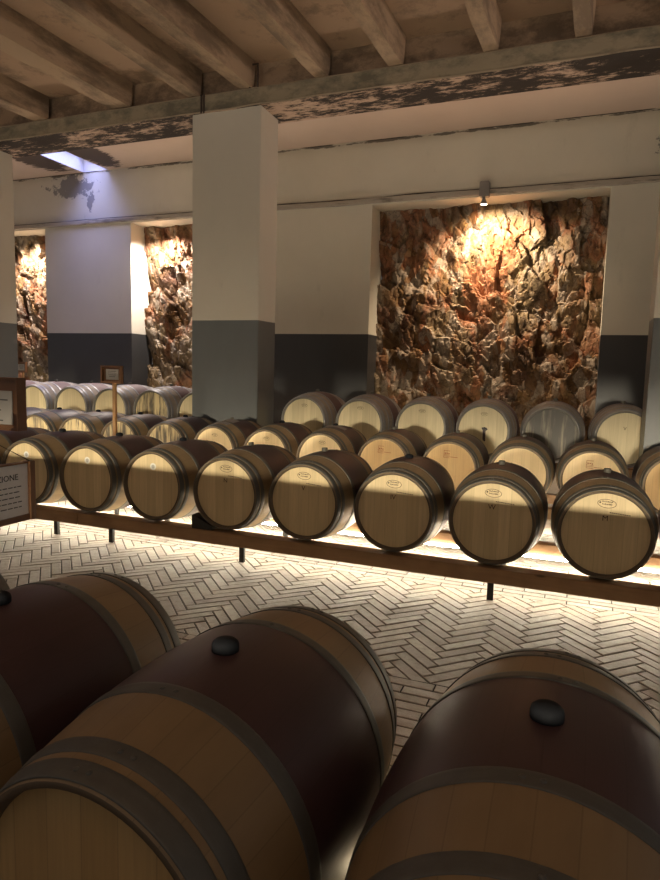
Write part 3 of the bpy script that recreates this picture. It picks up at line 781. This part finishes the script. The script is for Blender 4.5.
# local: board lies in the YZ plane, readable from +X
BW, BH, FR = .46, .255, .026
b = bmesh.new(); bx(b,-.012,.012,-BW,0,-.0,FR); bx(b,-.012,.012,-BW,0,BH-.008,BH); bx(b,-.02,.02,-FR,0,0,BH); bx(b,-.02,.02,-BW,-BW+FR,0,BH)
obj('frame', b, M['boardx'], t)
pp = obj('paper', box(-.008,.004,-BW+FR,-FR,FR,BH-.008), M['paper'], t)
me = text_mesh('heading', 'COLLEZIONE', .036, M['text'], .0006, 'RIGHT')
link('heading', me, pp, (.0048, -FR-.05, BH-.073), (PI/2, 0, PI/2))
b = bmesh.new(); rnd = random.Random(2)
for k in range(5):
    yy = -BW+FR+.03
    while yy < -FR-.05:
        ww = rnd.uniform(.01,.03); bx(b,.0042,.0050,yy,yy+ww,BH-.105-.022*k,BH-.101-.022*k); yy += ww+.006
obj('small_print', b, M['text'], pp)
b = bmesh.new(); tube(b, [(0,-.012,BH),(0,-BW/2,BH+.12),(0,-BW+.012,BH)], .0022, 6); obj('string', b, M['string'], t)
b = bmesh.new(); tube(b, [(0,-BW/2,BH+.118),(-.05,-BW/2,BH+.122)], .004, 8); obj('nail', b, M['black'], t)
b = box(-.02,.02,-.02,.02,-.92,BH+.2,.003,1); link('post', mesh('post', b, M['post']), t, (-.07,-BW/2,0))

# ------------------------------------------------------------------ added unseen partition, blocks the lower beam of the low lamp
bm = bmesh.new(); bx(bm, -17, 7, -1.4, -1.3, 0, 1.10); struct(obj('wall_light_blocker', bm, M['wall']))

# ------------------------------------------------------------------ lights
def area(name, loc, size, sy, energy, col, rot, spread=PI):
    l = bpy.data.lights.new(name, 'AREA'); l.shape = 'RECTANGLE'; l.size = size; l.size_y = sy; l.energy = energy; l.color = col; l.spread = spread
    o = bpy.data.objects.new(name, l); C.objects.link(o); o.location = loc; o.rotation_euler = rot; return o
def spot(name, loc, tgt, energy, col, ang, blend=.5, r=.03):
    l = bpy.data.lights.new(name, 'SPOT'); l.energy = energy; l.color = col; l.spot_size = ang; l.spot_blend = blend; l.shadow_soft_size = r
    o = bpy.data.objects.new(name, l); C.objects.link(o); o.location = loc
    o.rotation_euler = (Vector(tgt)-Vector(loc)).to_track_quat('-Z', 'Y').to_euler(); return o
# linear lamp low at the far end behind the camera, shining level down the cellar
area('low_linear_lamp', (-5, -6.0, 1.41), 16, .04, 52, (1,.88,.66), (math.radians(90-3.6), 0, 0), math.radians(9))
# added warm fill high behind the camera, brightens ceiling, beam and columns
area('ceiling_fill', (-4, -2.6, 3.2), 14, .8, 240, (1,.85,.71), (math.radians(90+48), 0, 0), math.radians(95))
area('rear_ceiling_fill', (-5, 9.50, 1.3), 14, .1, 42, (1,.83,.68), (math.radians(180+9), 0, 0), math.radians(75))  # added hidden fill that brightens the rear ceiling
area('column_side_fill', (4.6, 6.3, 3.3), 1.2, .5, 22, (1,.78,.64), (math.radians(100), 0, math.radians(90)), math.radians(70))  # added fill from out of view, lifts the column's right side
# lamp over the wide rock face, and its twins over the other openings
spot('rock_spot', (-1.61, 10.44, 4.22), (-1.5, 11.0, 3.3), 620, (1,.76,.52), math.radians(140), .9)
spot('rock_spot', (-7.9, 10.62, 4.28), (-7.9, 11.0, 1.8), 760, (1,.88,.80), math.radians(140), .8)
spot('rock_spot', (-11.5, 10.62, 4.28), (-11.3, 11.0, 1.8), 760, (1,.84,.74), math.radians(140), .8)
area('skylight_glow', (-9.36, 9.75, 5.76), .5, 1.5, 30, (.36,.42,1), (0, 0, 0), math.radians(110))

w = bpy.data.worlds.new('world'); scn.world = w; w.use_nodes = True
bg = w.node_tree.nodes['Background']; bg.inputs[0].default_value = (1.0, .93, .86, 1); bg.inputs[1].default_value = .225

# ------------------------------------------------------------------ camera
f, yaw, pitch, roll, H = 635.8136, .3729, .1093, .0257, 1.5968
cy, sy, cp, sp = math.cos(yaw), math.sin(yaw), math.cos(pitch), math.sin(pitch)
fw = Vector((-sy*cp, cy*cp, -sp)); r = Vector((cy, sy, 0)); u = r.cross(fw)
R_ = math.cos(roll)*r + math.sin(roll)*u; U_ = -math.sin(roll)*r + math.cos(roll)*u
cam = bpy.data.cameras.new('camera'); co = bpy.data.objects.new('camera', cam); C.objects.link(co)
cam.sensor_fit = 'VERTICAL'; cam.sensor_height = 24; cam.lens = f/880*24; cam.clip_start = .05
mt = Matrix((R_, U_, -fw)).transposed().to_4x4(); mt.translation = Vector((0,0,H)); co.matrix_world = mt
scn.camera = co
scn.view_settings.view_transform = 'Standard'; scn.view_settings.look = 'None'; scn.view_settings.gamma = 1; scn.view_settings.use_curve_mapping = False
scn.view_settings.exposure = 0.0
